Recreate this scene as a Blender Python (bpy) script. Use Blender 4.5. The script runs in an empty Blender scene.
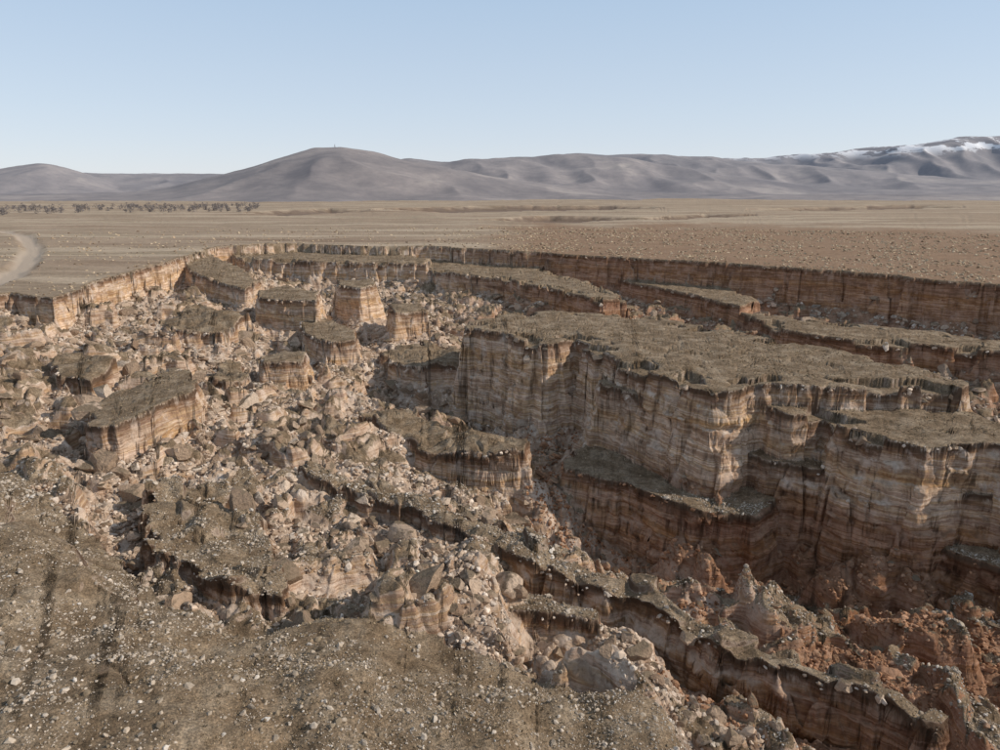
import bpy, math, time
import numpy as np
T0=time.time()
rng=np.random.default_rng(7)
F=np.float32
H=30.0
FP=676.0; PITCH=math.atan(185.0/FP)
CP,SP=math.cos(PITCH),math.sin(PITCH)
def up(u,v,z):
    dx=u-500.0; dy=FP*CP+(375-v)*SP; dz=-FP*SP+(375-v)*CP
    t=(z-H)/dz
    return (round(dx*t,1),round(dy*t,1))
def P(pts,z): return [up(u,v,z) for u,v in pts]
# ---------------- noise
def _hash(ix,iy,seed):
    n=(ix.astype(np.uint32)*np.uint32(374761393)+iy.astype(np.uint32)*np.uint32(668265263)+np.uint32((seed*1013904223)&0xffffffff))
    n=(n^(n>>np.uint32(13)))*np.uint32(1274126177)
    return n^(n>>np.uint32(16))
ANG=np.arange(16)*2*np.pi/16
GX=np.cos(ANG).astype(F); GY=np.sin(ANG).astype(F)
def pn(x,y,seed=0):
    fx=np.floor(x); fy=np.floor(y)
    ix=fx.astype(np.int64); iy=fy.astype(np.int64)
    x=(x-fx).astype(F); y=(y-fy).astype(F)
    u=x*x*x*(x*(x*6-15)+10); v=y*y*y*(y*(y*6-15)+10)
    def g(a,b):
        h=_hash(ix+a,iy+b,seed)&np.uint32(15)
        return GX[h]*(x-a)+GY[h]*(y-b)
    n0=g(0,0); n1=g(1,0); n0+=u*(n1-n0)
    m0=g(0,1); m1=g(1,1); m0+=u*(m1-m0)
    return (n0+v*(m0-n0))*F(1.4)
def fbm(x,y,o=4,seed=0,gain=.5):
    s=0;a=1;f=1
    for i in range(o):
        s=s+a*pn(x*f+17.3*i,y*f-9.1*i,seed+i); a*=gain; f*=2.03
    return s
def vor(x,y,seed=0):
    fx=np.floor(x); fy=np.floor(y)
    ix=fx.astype(np.int64); iy=fy.astype(np.int64)
    x=(x-fx).astype(F); y=(y-fy).astype(F)
    b1=np.full(x.shape,9,F); b2=np.full(x.shape,9,F)
    bh=np.zeros(x.shape,np.uint32); bdx=np.zeros(x.shape,F); bdy=np.zeros(x.shape,F)
    for a in (-1,0,1):
        for b in (-1,0,1):
            h=_hash(ix+a,iy+b,seed)
            cx=a+(h&np.uint32(1023)).astype(F)/1023*F(.9)+F(.05); cy=b+((h>>np.uint32(10))&np.uint32(1023)).astype(F)/1023*F(.9)+F(.05)
            dx=x-cx; dy=y-cy; d=np.sqrt(dx*dx+dy*dy)
            m=d<b1
            b2=np.where(m,b1,np.minimum(b2,d)); b1=np.where(m,d,b1)
            bh=np.where(m,h,bh); bdx=np.where(m,dx,bdx); bdy=np.where(m,dy,bdy)
    h2=_hash(bh.astype(np.int64),bh.astype(np.int64)>>3,seed+5)
    r=(h2&np.uint32(1023)).astype(F)/1023; s=((h2>>np.uint32(10))&np.uint32(1023)).astype(F)/1023; t=((h2>>np.uint32(20))&np.uint32(1023)).astype(F)/1023
    return r,s,t,bdx,bdy,b2-b1
def sst(a,b,x):
    t=np.clip((x-a)/(b-a),0,1); return t*t*(3-2*t)
def sdp(x,y,poly,m=40):
    P_=np.array(poly,dtype=F); out=np.full(x.shape,-m,F)
    lo=P_.min(0)-m; hi=P_.max(0)+m
    k=np.nonzero((x>lo[0])&(x<hi[0])&(y>lo[1])&(y<hi[1]))[0]
    if len(k)==0: return out,k
    px=x[k].astype(F);py=y[k].astype(F)
    d=np.full(px.shape,1e12,F); ins=np.zeros(px.shape,bool)
    n=len(P_)
    for i in range(n):
        ax,ay=P_[i]; bx,by=P_[(i+1)%n]
        ex,ey=bx-ax,by-ay; wx=px-ax; wy=py-ay
        t=np.clip((wx*ex+wy*ey)/(ex*ex+ey*ey+1e-9),0,1)
        qx=wx-ex*t; qy=wy-ey*t
        d=np.minimum(d,qx*qx+qy*qy)
        c=((ay>py)!=(by>py))
        if abs(ey)>1e-6: ins^= c&(px<ex*(py-ay)/ey+ax)
    d=np.sqrt(d); out[k]=np.where(ins,d,-d)
    return out,k
# ---------------- layout
rim=P([(-60,300),(10,293),(50,298),(75,290),(100,280),(135,270),(165,262),(192,254),(215,247),(300,243),(360,246),(430,246),(500,250),(560,253),(640,258),(700,262),(760,266),(850,272),(930,279),(1000,284),(1150,300),(1400,330)],0)
rim=rim+[(300,20),(300,-120),(-300,-120),(-300,120),(-180,165)]
FG=P([(-300,440),(-100,445),(0,455),(35,490),(90,530),(130,560),(180,588),(235,600),(300,612),(350,622),(420,628),(470,640),(520,655),(570,655),(630,672),(690,695),(720,720),(735,760)],-12)+[(18,8),(20,-100),(-290,-100),(-290,60)]
B=[ # name, poly px, z, cliffheight, rag
('A',[(468,322),(500,315),(545,310),(600,312),(650,318),(700,326),(760,336),(830,348),(900,362),(950,374),(966,384),(960,390),(925,388),(880,386),(840,385),(800,386),(770,384),(745,388),(715,392),(690,383),(655,372),(625,362),(595,345),(575,338),(548,345),(520,338),(495,332),(470,328)],-4,21,.9),
('A2',[(600,372),(640,378),(690,392),(735,402),(725,415),(690,408),(640,395),(605,385)],-9,15,.8),
('B',[(740,392),(800,388),(850,398),(920,405),(1000,418),(1100,440),(1120,470),(1000,447),(960,443),(925,446),(890,440),(850,428),(825,412),(790,415),(760,405)],-8,20,1),
('B2',[(700,430),(760,425),(820,440),(880,470),(1000,490),(1000,500),(900,488),(830,470),(770,460),(715,448)],-16,14,.8),
('C',[(568,455),(600,440),(650,445),(700,465),(750,485),(770,500),(750,514),(710,510),(670,500),(620,482),(568,470)],-22,12,.6),
('D',[(360,412),(395,405),(440,425),(500,432),(530,440),(528,452),(480,452),(430,447),(395,435)],-18,8,.6),
('E',[(258,290),(285,286),(317,291),(316,300),(285,299),(260,297)],-5,13,.4),
('F',[(338,280),(372,279),(376,284),(360,287),(340,285)],-4,15,.3),
('G',[(300,322),(320,316),(352,328),(357,340),(330,342),(305,333)],-12,7,.5),
('Hh',[(183,265),(205,258),(240,270),(258,280),(245,288),(215,283),(190,275)],-6,8,.6),
('I',[(262,355),(285,350),(306,353),(303,361),(265,362)],-12,8,.3),
('J',[(88,410),(110,392),(150,376),(185,370),(195,385),(190,398),(150,415),(115,428),(95,425)],-8,7,.7),
('K',[(205,372),(240,362),(250,375),(225,385)],-14,5,.5),
('K2',[(160,318),(200,308),(245,318),(220,330),(180,330)],-10,5,.9),
('K3',[(50,362),(80,355),(115,365),(90,378),(60,375)],-8,4,.9),
('K5',[(380,350),(430,345),(470,352),(460,368),(400,365)],-17,6,.9),
('L',[(740,312),(800,318),(870,325),(940,332),(1000,338),(1100,350),(1100,366),(1000,352),(930,345),(850,340),(780,328)],-12,10,.8),
('M',[(215,250),(310,250),(400,254),(430,258),(425,264),(395,263),(320,261),(240,258)],-5,9,.9),
('N',[(395,255),(470,262),(540,268),(600,285),(625,298),(600,300),(560,290),(500,278),(440,272),(400,264)],-8,9,.8),
('O',[(480,250),(540,256),(620,266),(700,280),(760,300),(740,306),(680,292),(600,275),(530,263)],-10,8,.7),
('Pp',[(390,305),(420,303),(426,310),(395,313)],-10,9,.3),
('R',[(300,490),(350,492),(400,502),(450,520),(510,545),(580,570),(640,592),(700,622),(760,648),(830,668),(900,690),(940,715),(930,728),(880,700),(800,675),(740,660),(700,643),(640,608),(600,597),(540,580),(480,555),(420,528),(360,510),(310,500)],-19,8,.7),
('S',[(150,490),(200,480),(255,500),(275,540),(280,590),(240,592),(200,575),(160,555),(140,520)],-13,5,1.2),
('U',[(470,590),(520,595),(560,600),(600,610),(600,620),(540,612),(480,606)],-16,4,.6),
('V',[(935,545),(960,520),(1010,500),(1100,500),(1100,560),(1000,570)],-24,8,.5),
]
BL=[(n,P(p,z),z,c,r) for n,p,z,c,r in B]
CTL=[(-150,330,-7),(0,310,-6),(0,350,-9),(0,400,-11),(0,440,-11),(100,310,-9),(100,350,-12),(100,400,-14),(60,470,-14),(150,450,-15),(110,510,-17),
(200,290,-12),(200,330,-16),(200,370,-17),(250,420,-18),(250,470,-17),(300,310,-20),(300,380,-21),(350,330,-21),(350,430,-20),(400,300,-19),(420,350,-24),(420,395,-29),(330,500,-18),(380,540,-19),(450,500,-22),(540,520,-30),(500,470,-27),(570,420,-30),(480,400,-30),
(300,262,-14),(400,280,-17),(500,290,-18),(600,300,-18),(700,310,-19),(800,330,-20),(900,350,-20),(1000,370,-21),(1100,420,-24),
(600,570,-36),(680,580,-38),(780,560,-36),(850,600,-35),(950,580,-33),(950,660,-30),(900,680,-28),(1050,600,-30),(1100,700,-26),(640,500,-34),(720,530,-36),(850,540,-34),
(620,590,-26),(740,640,-24),(900,700,-24),(200,600,-17),(300,600,-17),
(0,480,-9),(0,600,-7),(0,740,-6),(130,620,-10),(150,740,-7),(300,660,-12),(300,740,-9),(450,670,-14),(450,740,-11),(600,690,-17),(600,745,-14),(740,750,-22),(850,745,-27),(1000,745,-28),(0,1000,-5),(500,1000,-10),(1000,1000,-22),(-300,500,-8),(1300,500,-26)]
CW=[up(u,v,z)+(z,) for u,v,z in CTL]
PITS=[([(240,212.5),(330,209),(390,210),(285,215.5)],6),([(370,209.5),(480,206),(600,205.5),(665,208),(450,212.5)],7),([(475,219.5),(550,216),(640,218),(565,222.5)],6),([(640,218),(700,214),(760,215),(665,219.5)],6),([(740,209),(900,205.5),(970,207),(800,211)],7)]
PITS=[(P(p,0),d) for p,d in PITS]
ROAD=P([(-40,236),(0,230),(22,234),(33,246),(26,262),(5,278),(-30,290)],0)
OY=-20.0
def lp(x,y):
    return np.arctan2(x,y-OY), np.log(np.maximum(np.hypot(x,y-OY),1))
CWa=np.array(CW,dtype=F); CA,CL=lp(CWa[:,0],CWa[:,1])
def floorh(x,y):
    a,l=lp(x,y); a=a.astype(F); l=l.astype(F)
    s=np.zeros(a.shape,F); w=np.zeros(a.shape,F)
    for i in range(len(CA)):
        d2=(a-F(CA[i]))**2+((l-F(CL[i]))*F(.8))**2
        k=np.exp(-d2*F(1/(2*.055**2)))+F(1e-4)/(d2+F(.01))**2*F(1e-3)
        s+=k*CWa[i,2]; w+=k
    return s/w
def line_d(x,y,pl):
    d=np.full(x.shape,1e9,F)
    for (ax,ay),(bx,by) in zip(pl[:-1],pl[1:]):
        ex,ey=bx-ax,by-ay; t=np.clip(((x-ax)*ex+(y-ay)*ey)/(ex*ex+ey*ey),0,1)
        d=np.minimum(d,np.hypot(x-ax-ex*t,y-ay-ey*t))
    return d
def chunk(v,A,T,w):
    e=sst(0,w,v[5])
    return e*(A*(v[0]-.35)+T*(v[1]-.5)*v[3]+T*(v[2]-.5)*v[4])
def terrain(x,y):
    x=x.astype(F); y=y.astype(F)
    wx=x+fbm(x/9,y/9,2,11)*2.6; wy=y+fbm(x/9,y/9,2,31)*2.6
    big=vor(wx/15,wy/12,3); mid=vor(wx/5.2,wy/4.6,8); sm=vor((x+wx)/2/2.1,(y+wy)/2/1.9,13)
    fine=fbm(x/3,y/3,3,50)
    f1=pn(x/3,y/3,50)
    fl=floorh(x,y)
    rr=np.hypot(x,y-OY)
    smooth=fbm(x/14,y/14,3,70)
    lowf=pn(x/24,y/24,77); lowg=pn(x/24,y/24,78)
    dF,kF=sdp(x,y,FG,30)
    infg=sst(-2,3,dF)
    ch=chunk(big,5.5,9,.30)+chunk(mid,2.4,3.2,.30)+chunk(sm,.8,1.1,.38)
    ch=ch+(.5-np.abs(fbm(x/7,y/7,3,65)))*1.2+smooth*1.2-.6
    h=fl+ch*(1-.85*infg)-1.5*infg+fine*.30
    turf=(sst(.38,.5,big[0])*sst(.12,.25,big[5])*sst(.25,.35,mid[0])*.85+sst(.65,.75,mid[0])*sst(.15,.3,mid[5])*.8).astype(F)
    turf=np.clip(turf,0,.85)
    depth=np.full(x.shape,3,F)
    jag=(mid[0]-.5)*3.0*sst(0,.16,mid[5])+(sm[0]-.5)*.5*sst(0,.25,sm[5])+f1*.25
    def add(k,d,top,cl,h,turf,depth,steep=5.0,tal=.66,tv=1.0):
        e=np.maximum(-d,0)
        w=top-steep*e
        ph=w*(2*np.pi/3.3)+smooth[k]*3
        w=np.where(e>0.02,w+.49*np.sin(ph)*np.clip(e*2,0,1),w)
        ta=top-cl-tal*e+fine[k]*.4+chunk([q[k] for q in sm],.7,.9,.4)+chunk([q[k] for q in mid],1.6,1.8,.35)
        c=np.maximum(w,ta)
        hk=h[k]; m=c>hk
        h[k]=np.where(m,c,hk)
        turf[k]=np.where(m,np.where(d>-.05,tv,0),turf[k])
        depth[k]=np.where(m,np.where(w>=ta,np.maximum(top-c,0),3),depth[k])
    d,k=dF,kF; d=d+jag*.8
    dj=dF+jag*.35+smooth*3.5
    top=fl+1.9+smooth*1.0+fine*.28+(mid[0]-.5)*.35*sst(0,.3,mid[5])+(big[0]-.5)*1.0*sst(0,.3,big[5])
    top=top-1.2*sst(5.6,4.7,dj)*sst(-.1,.25,lowf)-.8*sst(12.5,11.8,dj)*sst(-.05,.25,lowg)
    top=top-.4*np.exp(-np.abs(dj-18)/.3)*sst(-.1,.2,lowg)
    add(k,d[k],top[k],3,h,turf,depth,3.2,.7)
    fgm=(d>0)
    for n,poly,z,cl,rag in BL:
        d,k=sdp(x,y,poly,40)
        if len(k)==0: continue
        dd=d[k]+jag[k]*rag
        top=z+smooth[k]*.5+fine[k]*.12+(mid[0][k]-.5)*.3-.3*np.exp(-mid[5][k]/.08)*(mid[2][k]>.6)
        if n in('A','B','L','N','M'):
            top=top-np.where((dd<5)&(mid[1][k]>.72),1.4,0)
        if n=='R': top=z+(40-x[k])*.05+smooth[k]*1.3+fine[k]*.3+chunk([q[k] for q in mid],2.0,2.0,.3)
        if n=='S': top=fl[k]+3.2+smooth[k]*1.8+chunk([q[k] for q in mid],1.6,2.0,.3)
        if n=='J': top=top+.10*(x[k]+70)
        if n=='Hh': top=top-.06*(x[k]+100)
        if n in('K','K2','K3','K5','D'): top=top+smooth[k]*1.2+(lowf[k])*2+chunk([q[k] for q in mid],1.0,1.6,.3)
        add(k,dd,top,cl*(.8+.25*smooth[k]),h,turf,depth,tal=.85 if n in('A','B','A2','B2') else .66)
    d,k=sdp(x,y,rim,60)
    allout=np.ones(x.shape,bool); allout[k]=False
    d=-d; d=np.where(allout,60,d)+jag*1.1
    und=fbm(x/70,y/70,3,90)*.8+fine*.08+fbm(x/400,y/400,2,95)*np.clip((rr-500)/800,0,3)
    pt=und; pit=np.zeros(x.shape,F)
    wob=fbm(x/60,y/60,2,97)*10
    for poly,dep in PITS:
        dp,_=sdp(x,y,poly,60)
        s_=sst(-2,9,dp+wob); pt=pt-dep*s_; pit=np.maximum(pit,s_)
    rd=line_d(x,y,ROAD)
    pt=pt-1.5*sst(7,2,rd+smooth*1.5)
    k=np.arange(len(x))
    add(k,d.astype(F),pt.astype(F),12+smooth*2,h,turf,depth)
    plain=sst(0,2,d)
    return h,turf.astype(F),depth,plain.astype(F),fgm,rd,pit
# ---------------- sheet
azmain=np.linspace(-43.5,43.5,1330)
az=np.radians(np.concatenate([np.linspace(-78,-44,60),azmain,np.linspace(44,78,60)]))
NR=1300
rc=np.exp(np.concatenate([np.linspace(math.log(17),math.log(450),1500),np.linspace(math.log(450),math.log(2000),500)[1:],np.linspace(math.log(2000),math.log(16000),90)[1:]]))
azc=np.radians(np.concatenate([np.linspace(-78,-44,40),np.linspace(-43.5,43.5,500),np.linspace(44,78,40)]))
A_,R_=np.meshgrid(azc,rc,indexing='ij')
tc_=terrain((R_*np.sin(A_)).ravel(),(OY+R_*np.cos(A_)).ravel()); hc=tc_[0].reshape(A_.shape); del tc_
dr=np.diff(rc)[None,:]; dh=np.abs(np.diff(hc,axis=1)); rm=((rc[1:]+rc[:-1])/2)[None,:]
dens=np.sqrt((40*dr/rm**2)**2+(np.minimum(dh,6)/rm*.95)**2)+2e-5
def box(a,n,ax):
    L=a.shape[ax]; idx=np.arange(L); o=0
    for s in range(-n,n+1): o=o+np.take(a,np.clip(idx+s,0,L-1),ax)
    return o/(2*n+1)
d1=box(box(dens,2,1),1,0); d2=box(box(dens,14,1),5,0)
dens=.65*d1+.35*d2
cdf=np.concatenate([np.zeros((len(azc),1)),np.cumsum(dens,1)],1); cdf/=cdf[:,-1:]
q=np.linspace(0,1,NR)
lr=np.array([np.interp(q,cdf[i],np.log(rc)) for i in range(len(azc))])
fi=np.interp(az,azc,np.arange(len(azc))); i0=np.minimum(fi.astype(int),len(azc)-2); ft=(fi-i0)[:,None]
LR=lr[i0]*(1-ft)+lr[i0+1]*ft
RR=np.exp(LR); NA=len(az)
X=(RR*np.sin(az)[:,None]).ravel(); Y=(OY+RR*np.cos(az)[:,None]).ravel()
h,turf,depth,plain,fgm,rd,pit=terrain(X,Y)
print('terrain',time.time()-T0)
G3=np.stack([X,Y,h],1).reshape(NA,NR,3).astype(F)
ta=np.gradient(G3,axis=0); tb=np.gradient(G3,axis=1)
nn=np.cross(ta,tb); nn*=np.sign(nn[...,2:3])*1.0; nn/=np.linalg.norm(nn,axis=2,keepdims=True)+1e-9
nh=nn[...,:2]
nh=box(box(nh,3,0),2,1).reshape(-1,2); sl=np.linalg.norm(nh,axis=1)
steep=sst(.1,.6,depth)*(1-turf)*sst(.4,.8,sl)*(depth!=3)
led=fbm(h/1.9+pn(X/16,Y/16,119)*.8,(X+Y)/20,3,120,.55)*.8+fbm(X/2.8+h/2.3,Y/2.8-h/2.1,3,140)*.5
ru=fbm(X/1.6+h/1.1,Y/1.6-h/.9,2,160)*.3*(1-turf)*sst(.3,.7,sl)*(1-steep)
led=led*steep
V=np.stack([X+nh[:,0]*(led+ru),Y+nh[:,1]*(led+ru),h+ru*.3],1).astype(F)
def mkmesh(name,V,Fc,mat,smooth=True,attrs={}):
    me=bpy.data.meshes.new(name); n=Fc.shape[1]
    me.vertices.add(len(V)); me.vertices.foreach_set('co',V.astype(F).ravel())
    me.loops.add(Fc.size); me.loops.foreach_set('vertex_index',Fc.astype(np.int32).ravel())
    me.polygons.add(len(Fc)); me.polygons.foreach_set('loop_start',np.arange(0,Fc.size,n,dtype=np.int32))
    me.polygons.foreach_set('use_smooth',np.full(len(Fc),smooth))
    me.update(calc_edges=True)
    for k,a in attrs.items():
        at=me.attributes.new(k,'FLOAT_COLOR','POINT'); c=np.ones((len(V),4),F); c[:,:a.shape[1]]=a; at.data.foreach_set('color',c.ravel())
    ob=bpy.data.objects.new(name,me); bpy.context.scene.collection.objects.link(ob); me.materials.append(mat); return ob
# ---------------- materials
def newmat(name,rough=.95):
    m=bpy.data.materials.new(name); m.use_nodes=True; nt=m.node_tree; b=nt.nodes['Principled BSDF']
    b.inputs['Roughness'].default_value=rough; b.inputs['Specular IOR Level'].default_value=.1
    return m,nt,b
class N:
    def __init__(s,nt): s.nt=nt
    def n(s,t,**k):
        o=s.nt.nodes.new(t)
        for a,b in k.items(): setattr(o,a,b)
        return o
    def l(s,a,b): s.nt.links.new(a,b)
    def inp(s,node,i,v):
        if isinstance(v,bpy.types.NodeSocket): s.l(v,node.inputs[i])
        elif v is not None: node.inputs[i].default_value=v
    def math(s,op,a,b=None,c=None,clamp=False):
        o=s.n('ShaderNodeMath',operation=op,use_clamp=clamp); s.inp(o,0,a); s.inp(o,1,b)
        if c is not None: s.inp(o,2,c)
        return o.outputs[0]
    def noise(s,vec,scale,det=4,rough=.6,dist=0):
        o=s.n('ShaderNodeTexNoise'); s.l(vec,o.inputs['Vector']); o.inputs['Scale'].default_value=scale; o.inputs['Detail'].default_value=det; o.inputs['Roughness'].default_value=rough; o.inputs['Distortion'].default_value=dist
        return o.outputs['Fac']
    def ramp(s,f,st,interp='LINEAR'):
        o=s.n('ShaderNodeValToRGB'); cr=o.color_ramp; cr.interpolation=interp
        while len(cr.elements)<len(st): cr.elements.new(.5)
        for e,(p,c) in zip(cr.elements,st): e.position=p; e.color=(c if len(c)==4 else (*c,1))
        s.l(f,o.inputs[0]); return o.outputs[0]
    def mr(s,f,a,b,c=0,d=1,sm=True):
        o=s.n('ShaderNodeMapRange'); o.interpolation_type='SMOOTHSTEP' if sm else 'LINEAR'
        s.inp(o,0,f); 
        for i,v in zip((1,2,3,4),(a,b,c,d)): o.inputs[i].default_value=v
        return o.outputs[0]
    def mix(s,f,a,b,mode='MIX'):
        o=s.n('ShaderNodeMix',data_type='RGBA',blend_type=mode); s.inp(o,0,f)
        for i,v in ((6,a),(7,b)):
            if isinstance(v,tuple): v=(*v,1)
            s.inp(o,i,v)
        return o.outputs[2]
    def vmul(s,v,sc):
        o=s.n('ShaderNodeVectorMath',operation='MULTIPLY'); s.l(v,o.inputs[0]); o.inputs[1].default_value=sc; return o.outputs[0]
mat,nt,bs=newmat('eroded_earth'); g=N(nt)
geo=g.n('ShaderNodeNewGeometry'); pos=geo.outputs['Position']; nz=g.n('ShaderNodeSeparateXYZ'); g.l(geo.outputs['Normal'],nz.inputs[0]); nz=nz.outputs[2]
at=g.n('ShaderNodeAttribute',attribute_name='mask'); sp=g.n('ShaderNodeSeparateColor'); g.l(at.outputs['Color'],sp.inputs[0]); aT,aD,aP=sp.outputs
at2=g.n('ShaderNodeAttribute',attribute_name='zone'); sp2=g.n('ShaderNodeSeparateColor'); g.l(at2.outputs['Color'],sp2.inputs[0]); zF,zR,zRed=sp2.outputs
n2=g.noise(pos,.3,5,.65); n3=g.noise(pos,1.6,4,.7); n4=g.noise(pos,6,3,.7)
sv=g.vmul(pos,(.035,.035,.52)); s1=g.noise(sv,1,5,.64,.4)
strata=g.ramp(s1,[(.28,(.21,.135,.095)),(.38,(.36,.25,.18)),(.44,(.62,.50,.405)),(.485,(.31,.205,.145)),(.53,(.49,.345,.21)),(.58,(.72,.61,.515)),(.63,(.39,.265,.195)),(.72,(.74,.63,.55))])
strata=g.mix(.15,strata,(.44,.325,.245))
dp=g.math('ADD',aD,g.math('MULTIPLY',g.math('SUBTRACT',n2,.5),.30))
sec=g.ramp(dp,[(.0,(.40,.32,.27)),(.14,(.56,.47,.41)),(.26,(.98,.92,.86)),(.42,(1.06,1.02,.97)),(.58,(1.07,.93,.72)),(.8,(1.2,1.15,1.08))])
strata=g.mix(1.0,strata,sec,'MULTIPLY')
vs=g.noise(g.vmul(pos,(.25,.25,.2)),1,5,.65)
strata=g.mix(.6,strata,g.ramp(vs,[(.32,(.55,.50,.45)),(.52,(1,1,1)),(.70,(1.25,1.22,1.18))]),'MULTIPLY')
strata=g.mix(.5,strata,g.ramp(n3,[(.3,(.6,.57,.53)),(.5,(1,1,1)),(.7,(1.25,1.22,1.18))]),'MULTIPLY')
strata=g.mix(g.math('MULTIPLY',g.mr(n2,.54,.66),.55),strata,(.66,.545,.46))
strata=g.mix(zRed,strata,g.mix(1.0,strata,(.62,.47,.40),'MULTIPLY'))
rub=g.ramp(n2,[(.28,(.26,.18,.125)),(.42,(.41,.305,.225)),(.55,(.55,.44,.35)),(.70,(.67,.57,.48))])
rub=g.mix(.75,rub,g.ramp(n3,[(.3,(.5,.45,.41)),(.48,(1,1,1)),(.7,(1.2,1.18,1.15))]),'MULTIPLY')
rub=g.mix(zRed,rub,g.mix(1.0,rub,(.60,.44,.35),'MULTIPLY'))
tf=g.ramp(n2,[(.3,(.140,.099,.062)),(.48,(.218,.160,.105)),(.7,(.345,.275,.198))])
tf=g.mix(.7,tf,g.ramp(n3,[(.3,(.5,.49,.48)),(.52,(1,1,1)),(.72,(1.5,1.46,1.42))]),'MULTIPLY')
tf=g.mix(.8,tf,g.ramp(n4,[(.35,(.5,.5,.5)),(.5,(1,1,1)),(.66,(1.65,1.61,1.55))]),'MULTIPLY')
pl=g.ramp(g.noise(g.vmul(pos,(.0025,.020,0)),1,7,.62),[(.34,(.25,.18,.125)),(.43,(.37,.285,.21)),(.49,(.27,.205,.145)),(.53,(.39,.31,.23)),(.58,(.45,.36,.27)),(.66,(.29,.23,.16))],)
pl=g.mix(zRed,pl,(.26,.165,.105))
pl=g.mix(.6,pl,g.ramp(n2,[(.3,(.68,.66,.61)),(.5,(1,1,1)),(.7,(1.25,1.22,1.15))]),'MULTIPLY')
pl=g.mix(.5,pl,g.ramp(n3,[(.35,(.65,.64,.6)),(.5,(1,1,1)),(.65,(1.3,1.28,1.22))]),'MULTIPLY')
pl=g.mix(zR,pl,(.45,.365,.285))
top=g.mix(aP,tf,pl)
stp=g.mr(nz,.50,.80,1,0)
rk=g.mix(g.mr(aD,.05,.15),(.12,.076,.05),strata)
rk=g.mix(g.mr(nz,.35,.8),rk,rub)
tm=g.math('MULTIPLY',g.math('SUBTRACT',1,stp),g.math('ADD',aT,g.math('MULTIPLY',g.math('SUBTRACT',n3,.5),.6)),clamp=True)
tm=g.mr(tm,.3,.6)
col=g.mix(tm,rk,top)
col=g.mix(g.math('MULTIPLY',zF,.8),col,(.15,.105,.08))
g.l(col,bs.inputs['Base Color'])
bp=g.n('ShaderNodeBump'); bp.inputs['Distance'].default_value=.5; bp.inputs['Strength'].default_value=.75
g.l(g.noise(pos,1.7,6,.76),bp.inputs['Height']); g.l(bp.outputs[0],bs.inputs['Normal'])
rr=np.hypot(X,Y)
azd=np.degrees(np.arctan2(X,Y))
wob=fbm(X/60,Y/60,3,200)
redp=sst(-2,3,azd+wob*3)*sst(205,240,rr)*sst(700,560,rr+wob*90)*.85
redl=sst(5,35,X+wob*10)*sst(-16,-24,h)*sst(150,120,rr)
redl=np.maximum(redl,.85*sst(-9,6,azd)*sst(175,205,rr))  # right rim walls: shadow band and dark topsoil painted in as darker, redder colour
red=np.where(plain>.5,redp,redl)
roadm=sst(6,3,rd+wob*2)*plain
pm=sst(.02,.3,pit)
ii,jj=np.meshgrid(np.arange(NA-1),np.arange(NR-1),indexing='ij'); a=(ii*NR+jj).ravel()
Fc=np.stack([a,a+1,a+NR+1,a+NR],1)[:,::-1]
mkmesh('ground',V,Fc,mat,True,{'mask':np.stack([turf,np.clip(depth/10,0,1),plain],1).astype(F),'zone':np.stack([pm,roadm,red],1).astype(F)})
print('ground',time.time()-T0)
# ---------------- hills
def px_el(u,v):
    dx=u-500.0; dy=FP*CP+(375-v)*SP; dz=-FP*SP+(375-v)*CP
    return math.degrees(math.atan2(dx,dy)), dz/math.hypot(dx,dy)
LAY=[ (3000,620,[(60,194),(130,192),(170,187),(220,175),(290,156),(318,149),(345,149),(390,156),(440,167),(500,178),(560,185),(620,190),(700,194)]),
 (4300,700,[(300,193),(360,165),(410,157),(450,161),(500,157),(560,153),(620,156),(680,166),(740,176),(800,184),(880,190)]),
 (5600,900,[(480,175),(560,154),(620,153),(700,155),(760,160),(800,164),(880,172),(960,178),(1100,183)]),
 (7200,1100,[(600,175),(700,159),(760,157),(830,151),(900,143),(960,137),(1000,135),(1080,134),(1200,145)]),
 (5200,800,[(-300,180),(-150,172),(-60,176),(0,168),(40,162),(80,171),(120,184),(160,189),(240,193)])]
ha=np.radians(np.linspace(-55,55,1100)); hr=np.linspace(1900,10500,340)
HA,HR=np.meshgrid(ha,hr,indexing='ij'); HX=(HR*np.sin(HA)).ravel(); HY=(HR*np.cos(HA)).ravel(); hA=np.degrees(HA).ravel(); hR=HR.ravel()
hz=np.full(HX.shape,-12.0)
rid=1-np.abs(fbm(HX/560,HY/950,3,300,.5))*1.6
rid2=fbm(HX/1500,HY/1500,2,330)
for R,W,pts in LAY:
    e=[px_el(*p) for p in pts]; ea=np.array([q_[0] for q_ in e]); el=np.array([q_[1] for q_ in e])
    tt=np.linspace(-60,60,1201); z1=np.interp(tt,ea,el); kk=np.exp(-np.linspace(-2,2,21)**2); kk/=kk.sum()
    z1=np.convolve(np.pad(z1,10,mode='edge'),kk,'valid'); zz=np.interp(hA,tt,z1)
    zt=30+R*zz
    t=(hR-R-rid2*250)/W
    fall=np.where(t<0,np.exp(-(np.abs(t)/1.1)**1.7*1.1),np.exp(-(t*.8)**2))
    z=(zt+18)*fall*(1-.6*(1-rid)*np.clip(1-fall*.92,0,1))-18
    z+=fbm(HX/170,HY/170,4,350)*4*fall
    hz=np.maximum(hz,z)
ii,jj=np.meshgrid(np.arange(1099),np.arange(339),indexing='ij'); a=(ii*340+jj).ravel()
hf=np.stack([a,a+1,a+341,a+340],1)[:,::-1]
hm,nt,bs=newmat('hill_slopes'); g=N(nt)
geo=g.n('ShaderNodeNewGeometry'); pos=geo.outputs['Position']
at=g.n('ShaderNodeAttribute',attribute_name='hz'); sp=g.n('ShaderNodeSeparateColor'); g.l(at.outputs['Color'],sp.inputs[0]); dst,hgt,_=sp.outputs
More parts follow.
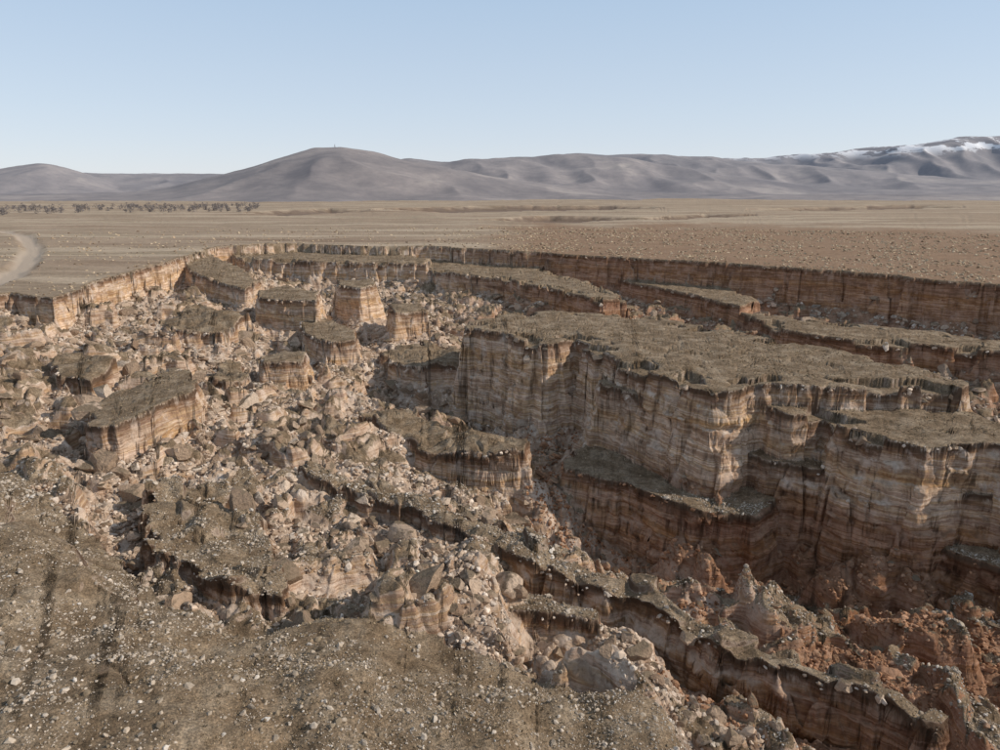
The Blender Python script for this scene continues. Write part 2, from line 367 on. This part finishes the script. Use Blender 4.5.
a1=g.noise(g.vmul(pos,(.0022,.0022,.005)),1,6,.62,.6); a2=g.noise(pos,.02,4,.75)
c=g.ramp(a1,[(.33,(.145,.125,.12)),(.46,(.21,.18,.165)),(.54,(.26,.22,.20)),(.66,(.38,.325,.28))])
c=g.mix(.8,c,g.ramp(a2,[(.3,(.65,.65,.67)),(.55,(1,1,1)),(.75,(1.35,1.32,1.27))]),'MULTIPLY')
c=g.mix(g.mr(dst,.0,1,.25,.68,False),c,(.315,.325,.37))  # aerial haze painted into the hill colour, bluer with distance
sn=g.math('MULTIPLY',g.mr(hgt,.42,.62),g.mr(g.noise(g.vmul(pos,(.006,.0025,.01)),1,5,.7),.49,.54))
sn=g.math('MULTIPLY',sn,g.mr(dst,.55,.65))
c=g.mix(sn,c,(.80,.81,.84))
g.l(c,bs.inputs['Base Color'])
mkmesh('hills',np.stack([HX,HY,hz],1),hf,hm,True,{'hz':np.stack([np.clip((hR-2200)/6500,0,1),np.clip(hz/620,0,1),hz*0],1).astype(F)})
# hilltop mast
az0,_=px_el(334,152); k=np.nonzero(np.abs(hA-az0)<.15)[0]; k=k[(hR[k]<3600)]; kk_=k[np.argmax(hz[k]/hR[k])]
bx,by,bz=HX[kk_],HY[kk_],hz[kk_]-1
mv=[];mf=[]
def beam(p,q,w):
    p=np.array(p,float);q=np.array(q,float); d=q-p; d/=np.linalg.norm(d); u=np.cross(d,(0,0,1) if abs(d[2])<.9 else (1,0,0)); u/=np.linalg.norm(u); v=np.cross(d,u); o=len(mv)
    for c in (p,q):
        for s,t in ((1,1),(-1,1),(-1,-1),(1,-1)): mv.append(tuple(c+u*s*w+v*t*w))
    for i in range(4): mf.append((o+i,o+(i+1)%4,o+4+(i+1)%4,o+4+i))
    mf.append((o+3,o+2,o+1,o)); mf.append((o+4,o+5,o+6,o+7))
C4=[(1,1),(-1,1),(-1,-1),(1,-1)]
for i,(a1_,b1_) in enumerate(C4):
    beam((bx+a1_*2,by+b1_*2,bz),(bx+a1_*.4,by+b1_*.4,bz+12),.3)
    a2_,b2_=C4[(i+1)%4]
    for l in range(5):
        z0,z1_=l*2.4,(l+1)*2.4; w0,w1=2-1.6*z0/12,2-1.6*z1_/12
        beam((bx+a1_*w0,by+b1_*w0,bz+z0),(bx+a2_*w1,by+b2_*w1,bz+z1_),.12)
beam((bx,by,bz+11.5),(bx,by,bz+15),.2)
mm,nt,b=newmat('mast_steel',.6); b.inputs['Base Color'].default_value=(.45,.45,.47,1)
mkmesh('radio_mast',np.array(mv),np.array(mf),mm,False)
# ---------------- scatter helpers
t_=(1+5**.5)/2
ICO=np.array([(-1,t_,0),(1,t_,0),(-1,-t_,0),(1,-t_,0),(0,-1,t_),(0,1,t_),(0,-1,-t_),(0,1,-t_),(t_,0,-1),(t_,0,1),(-t_,0,-1),(-t_,0,1)])/math.sqrt(1+t_*t_)
ICF=np.array([(0,11,5),(0,5,1),(0,1,7),(0,7,10),(0,10,11),(1,5,9),(5,11,4),(11,10,2),(10,7,6),(7,1,8),(3,9,4),(3,4,2),(3,2,6),(3,6,8),(3,8,9),(4,9,5),(2,4,11),(6,2,10),(8,6,7),(9,8,1)])
OCV=np.array([(1,0,0),(-.5,.87,0),(-.5,-.87,0),(.3,.5,.6),(-.6,0,.6),(.3,-.5,.6)]); OCF=np.array([(0,1,3),(1,2,4),(2,0,5),(0,3,5),(1,4,3),(2,5,4),(3,4,5)])
def subdiv(v,f):
    v=list(map(tuple,v)); c={}; nf=[]
    def m(a,b):
        k=(min(a,b),max(a,b))
        if k not in c:
            p=np.array(v[a])+np.array(v[b]); p/=np.linalg.norm(p); v.append(tuple(p)); c[k]=len(v)-1
        return c[k]
    for a,b,d in f:
        x,y,z=m(a,b),m(b,d),m(d,a); nf+=[(a,x,z),(b,y,x),(d,z,y),(x,y,z)]
    return np.array(v),np.array(nf)
IC2,IF2=subdiv(ICO,ICF); IC3,IF3=subdiv(IC2,IF2)
def rot_place(base,s,x,y,z,tilt):
    n=len(x); ang=rng.uniform(0,6.28,n)
    tl=rng.normal(0,tilt,n)[:,None]; cy,sy=np.cos(tl),np.sin(tl)
    b0=base[:,:,0]*cy-base[:,:,2]*sy; b2=base[:,:,0]*sy+base[:,:,2]*cy; b1=base[:,:,1]
    ca,sa=np.cos(ang)[:,None],np.sin(ang)[:,None]
    vx=b0*ca-b1*sa; vy=b0*sa+b1*ca
    return np.stack([vx*s[:,None]+x[:,None],vy*s[:,None]+y[:,None],b2*s[:,None]+z[:,None]],2).reshape(-1,3)
def rocks(name,x,y,z,s,colr,mat,tv,tf_,flat=.75,chunk=.28,tilt=.35,ncut=4,lims=(.35,.75)):
    n=len(x); m=len(tv)
    base=np.repeat(tv[None],n,0)
    for _ in range(ncut):
        nn=rng.normal(size=(n,1,3)); nn/=np.linalg.norm(nn,axis=2,keepdims=True)
        dd=(base*nn).sum(2,keepdims=True); lim=rng.uniform(*lims,(n,1,1))
        base=base-nn*np.maximum(dd-lim,0)
    base*=1+rng.uniform(-chunk,chunk,(n,m,1))*.5
    sc=np.stack([rng.uniform(.8,1.4,n),rng.uniform(.6,1.1,n),rng.uniform(.5,1.0,n)*flat/.75],1)[:,None,:]
    V=rot_place(base*sc,s,x,y,z,tilt)
    Fc=(tf_[None]+(np.arange(n)*m)[:,None,None]).reshape(-1,3)
    return mkmesh(name,V,Fc,mat,False,{'col':np.repeat(colr,m,0).astype(F)})
def rockmat(name,rough=.9,bump=True,crust=False):
    m,nt,b=newmat(name,rough); g=N(nt)
    a=g.n('ShaderNodeAttribute',attribute_name='col'); geo=g.n('ShaderNodeNewGeometry')
    n_=g.noise(geo.outputs['Position'],2.5,4,.7)
    c=g.mix(.8,a.outputs['Color'],g.ramp(n_,[(.3,(.6,.58,.55)),(.5,(1,1,1)),(.7,(1.25,1.23,1.2))]),'MULTIPLY')
    if crust:
        z=g.n('ShaderNodeSeparateXYZ'); g.l(geo.outputs['Normal'],z.inputs[0])
        k=g.math('MULTIPLY',g.mr(z.outputs[2],.6,.85),g.mr(g.noise(geo.outputs['Position'],.35,3,.6),.44,.52))
        c=g.mix(k,c,g.mix(n_,(.10,.07,.045),(.30,.235,.165)))
    g.l(c,b.inputs['Base Color'])
    if bump:
        bp=g.n('ShaderNodeBump'); bp.inputs['Distance'].default_value=.5; bp.inputs['Strength'].default_value=.8
        g.l(n_,bp.inputs['Height']); g.l(bp.outputs[0],b.inputs['Normal'])
    return m
def pick(n,cols,p,j=.15):
    c=np.array(cols)[rng.choice(len(cols),n,p=p)]; return np.clip(c*(1+rng.normal(0,j,(n,1))),.02,.8)
n=200000
a_=rng.uniform(-.78,.78,n); r_=np.exp(rng.uniform(math.log(60),math.log(400),n)); x=r_*np.sin(a_); y=OY+r_*np.cos(a_)
hh_,tu,de,plm,fg_=terrain(x,y)[:5]
eps=1.0; hx=terrain(x+eps,y)[0]; hy=terrain(x,y+eps)[0]; sl=np.hypot(hx-hh_,hy-hh_)
clus=fbm(x/12,y/12,3,400)
base_ok=(plm<.5)&(~fg_)&(sl<1.5)
sk_=base_ok&(tu<.9)&(sl<1.2)&(rng.random(n)<.014)
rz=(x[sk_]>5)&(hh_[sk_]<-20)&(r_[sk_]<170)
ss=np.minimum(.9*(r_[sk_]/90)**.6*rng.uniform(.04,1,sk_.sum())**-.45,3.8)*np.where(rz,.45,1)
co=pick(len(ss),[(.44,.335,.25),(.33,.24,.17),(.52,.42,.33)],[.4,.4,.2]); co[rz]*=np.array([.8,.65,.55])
rocks('slumped_blocks',x[sk_],y[sk_],hh_[sk_]+ss*.1,ss,co,rockmat('crusted_soil',crust=True),IC3,IF3,flat=.72,chunk=.07,tilt=.3,ncut=12,lims=(.35,.62))
ok=base_ok&(tu<.6)&(clus+rng.uniform(-.3,.3,n)>-.35)
x,y,hh_,r_=x[ok],y[ok],hh_[ok],r_[ok]
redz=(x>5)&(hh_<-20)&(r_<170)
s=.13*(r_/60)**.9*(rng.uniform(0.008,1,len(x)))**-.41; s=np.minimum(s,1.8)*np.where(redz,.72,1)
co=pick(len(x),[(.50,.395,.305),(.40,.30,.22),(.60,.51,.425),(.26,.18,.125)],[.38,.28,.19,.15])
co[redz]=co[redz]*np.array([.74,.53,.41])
bg=s>.6
rocks('rubble',x[~bg],y[~bg],hh_[~bg]+s[~bg]*.12,s[~bg],co[~bg],rockmat('soil_crumbs',bump=False),ICO,ICF)
rocks('boulders',x[bg],y[bg],hh_[bg]+s[bg]*.0,s[bg],co[bg],rockmat('collapsed_soil_clods',crust=True),IC2,IF2,chunk=.10,ncut=9,lims=(.35,.65))
n=200000
a_=rng.uniform(-.9,.8,n); r_=np.sqrt(rng.uniform(25**2,135**2,n)); x=r_*np.sin(a_); y=OY+r_*np.cos(a_)
hh_,tu,de,plm,fg_=terrain(x,y)[:5]; cl2=fbm(x/5,y/5,3,420)+fbm(x/20,y/20,2,425)*.7
ok=(tu>.5)&(plm<.5)&(hh_<-3)&(cl2+rng.uniform(-.5,.5,n)>0)
x,y,hh_,r_=x[ok],y[ok],hh_[ok],r_[ok]
s=.05*(rng.uniform(.009,1,len(x)))**-.42*(.7+r_/150); s=np.minimum(s,.45)
co=pick(len(x),[(.45,.385,.315),(.36,.30,.235),(.21,.165,.115),(.55,.50,.44)],[.33,.35,.22,.10])
rocks('scattered_stones',x,y,hh_+s*.15,s,co,rockmat('limestone',bump=False),ICO,ICF)
def tufts(name,x,y,z,s,colr,mat,nb=7):
    n=len(x); an=rng.uniform(0,6.28,(n,nb)); ln=rng.uniform(.5,1.0,(n,nb))*s[:,None]; hgt=rng.uniform(.4,.9,(n,nb))*s[:,None]
    ca,sa=np.cos(an),np.sin(an); w=.3*s[:,None]
    b=np.stack([x[:,None]+ca*.1*ln,y[:,None]+sa*.1*ln,np.repeat(z[:,None],nb,1)],2)
    p1=b+np.stack([-sa*w,ca*w,0*ca-.05],2); p2=b+np.stack([sa*w,-ca*w,0*ca-.05],2)
    p3=b+np.stack([ca*ln*.9,sa*ln*.9,hgt],2)
    V=np.stack([p1,p2,p3],2).reshape(-1,3); Fc=np.arange(len(V)).reshape(-1,3)
    return mkmesh(name,V,Fc,mat,False,{'col':np.repeat(colr,nb*3,0).astype(F)})
n=100000
a_=rng.uniform(-.78,.78,n); r_=np.exp(rng.uniform(math.log(45),math.log(600),n)); x=r_*np.sin(a_); y=OY+r_*np.cos(a_)
hh_,tu,de,plm,fg_,rdd,_=terrain(x,y); cl2=fbm(x/25,y/25,3,440)
ok=(tu>.5)&(de<.1)&(rdd>6)&(cl2+rng.uniform(-.5,.4,n)>-.1)
ok&=(plm<.5)|(a_>-.03+rng.normal(0,.04,n))|(rng.random(n)<.2)
x,y,hh_,r_,plm=x[ok],y[ok],hh_[ok],r_[ok],plm[ok]
s=rng.uniform(.16,.40,len(x))*(.6+r_/300)
nr=(plm<.5)
sm_=rockmat('dry_straw',bump=False)
co=pick(len(x),[(.42,.33,.22),(.27,.205,.13),(.17,.13,.08)],[.4,.35,.25])
tufts('dry_grass_tufts',x[nr],y[nr],hh_[nr]-.03,s[nr]*.75,co[nr],sm_)
k=~nr; co=pick(len(x),[(.50,.40,.28),(.40,.30,.20),(.20,.14,.09)],[.5,.35,.15])
rocks('steppe_shrubs',x[k],y[k],hh_[k]-.05,s[k]*1.3,co[k],sm_,OCV,OCF,flat=.9,tilt=.1)
# distant trees
tm_,nt,b=newmat('bare_branches'); b.inputs['Base Color'].default_value=(.19,.17,.165,1)
nT=520; aa=-43+rng.uniform(0,1,nT)**1.3*24; rr_=rng.uniform(1050,1500,nT)
keep=pn(aa.astype(F)*1.3,aa.astype(F)*0,510)+rng.uniform(-.3,.5,nT)>-.12; aa=aa[keep]; rr_=rr_[keep]
vs_=[]
for a0,r0 in zip(aa,rr_):
    x0,y0=r0*math.sin(math.radians(a0)),r0*math.cos(math.radians(a0)); ht=rng.uniform(3.5,8); wd=ht*rng.uniform(.5,1.0)
    for s_ in ((1,0),(0,1)):
        vs_.append([(x0-s_[0]*.25,y0-s_[1]*.25,-3),(x0+s_[0]*.25,y0+s_[1]*.25,-3),(x0,y0,ht*.8)])
    m=60; t=rng.uniform(.05,1,m); ang=rng.uniform(0,6.28,m); rad=wd*np.sin(np.pi*np.clip(t,0,1)**.8)**.7*rng.uniform(.1,1,m)+.1
    for k in range(m):
        c=np.array([x0+math.cos(ang[k])*rad[k],y0+math.sin(ang[k])*rad[k],t[k]*ht]); 
        d1=rng.normal(0,.6,3); d1[2]=abs(d1[2])+.3; d2=rng.normal(0,.5,3)
        vs_.append([tuple(c-d1*.8),tuple(c+d2),tuple(c+d1)])
tvv=np.array(vs_).reshape(-1,3)
mkmesh('distant_trees',tvv,np.arange(len(tvv)).reshape(-1,3),tm_,False)
# ---------------- light
SAZ=96.0; SEL=33.0
w=bpy.data.worlds.new('World'); bpy.context.scene.world=w; w.use_nodes=True; nt=w.node_tree; g=N(nt)
sk=nt.nodes.new('ShaderNodeTexSky'); sk.sky_type='NISHITA'; sk.sun_disc=False; sk.sun_elevation=math.radians(SEL); sk.sun_rotation=math.radians(SAZ)
sk.air_density=1.0; sk.dust_density=.6; sk.ozone_density=2.0; sk.altitude=900
tc=g.n('ShaderNodeTexCoord'); sx=g.n('ShaderNodeSeparateXYZ'); g.l(tc.outputs['Generated'],sx.inputs[0])
haze=g.ramp(sx.outputs[2],[(0.0,(6.7,6.95,7.6,1)),(.10,(5.7,6.5,7.5,1)),(.28,(4.1,5.5,7.2,1)),(.7,(3.3,3.8,4.5,1))])
mx=g.mix(.78,sk.outputs[0],haze)
bg_=nt.nodes['Background']; bg_.inputs[1].default_value=.115; g.l(mx,bg_.inputs[0])
sd=bpy.data.lights.new('sun','SUN'); sd.energy=3.8; sd.angle=math.radians(.8); sd.color=(1,.895,.77)
so=bpy.data.objects.new('sun',sd); bpy.context.scene.collection.objects.link(so)
from mathutils import Vector
sdir=Vector((math.sin(math.radians(SAZ))*math.cos(math.radians(SEL)),math.cos(math.radians(SAZ))*math.cos(math.radians(SEL)),math.sin(math.radians(SEL))))
so.rotation_euler=sdir.to_track_quat('Z','Y').to_euler()
so.location=sdir*200
cd=bpy.data.cameras.new('camera'); cd.sensor_width=36; cd.lens=FP*36/1000; cd.clip_end=30000; cd.clip_start=.5
cm=bpy.data.objects.new('camera',cd); bpy.context.scene.collection.objects.link(cm); cm.location=(0,0,H); cm.rotation_euler=(math.pi/2-PITCH,0,0)
sc=bpy.context.scene; sc.camera=cm
sc.view_settings.view_transform='Standard'; sc.view_settings.look='None'; sc.view_settings.exposure=0
print('done',time.time()-T0,len(V))
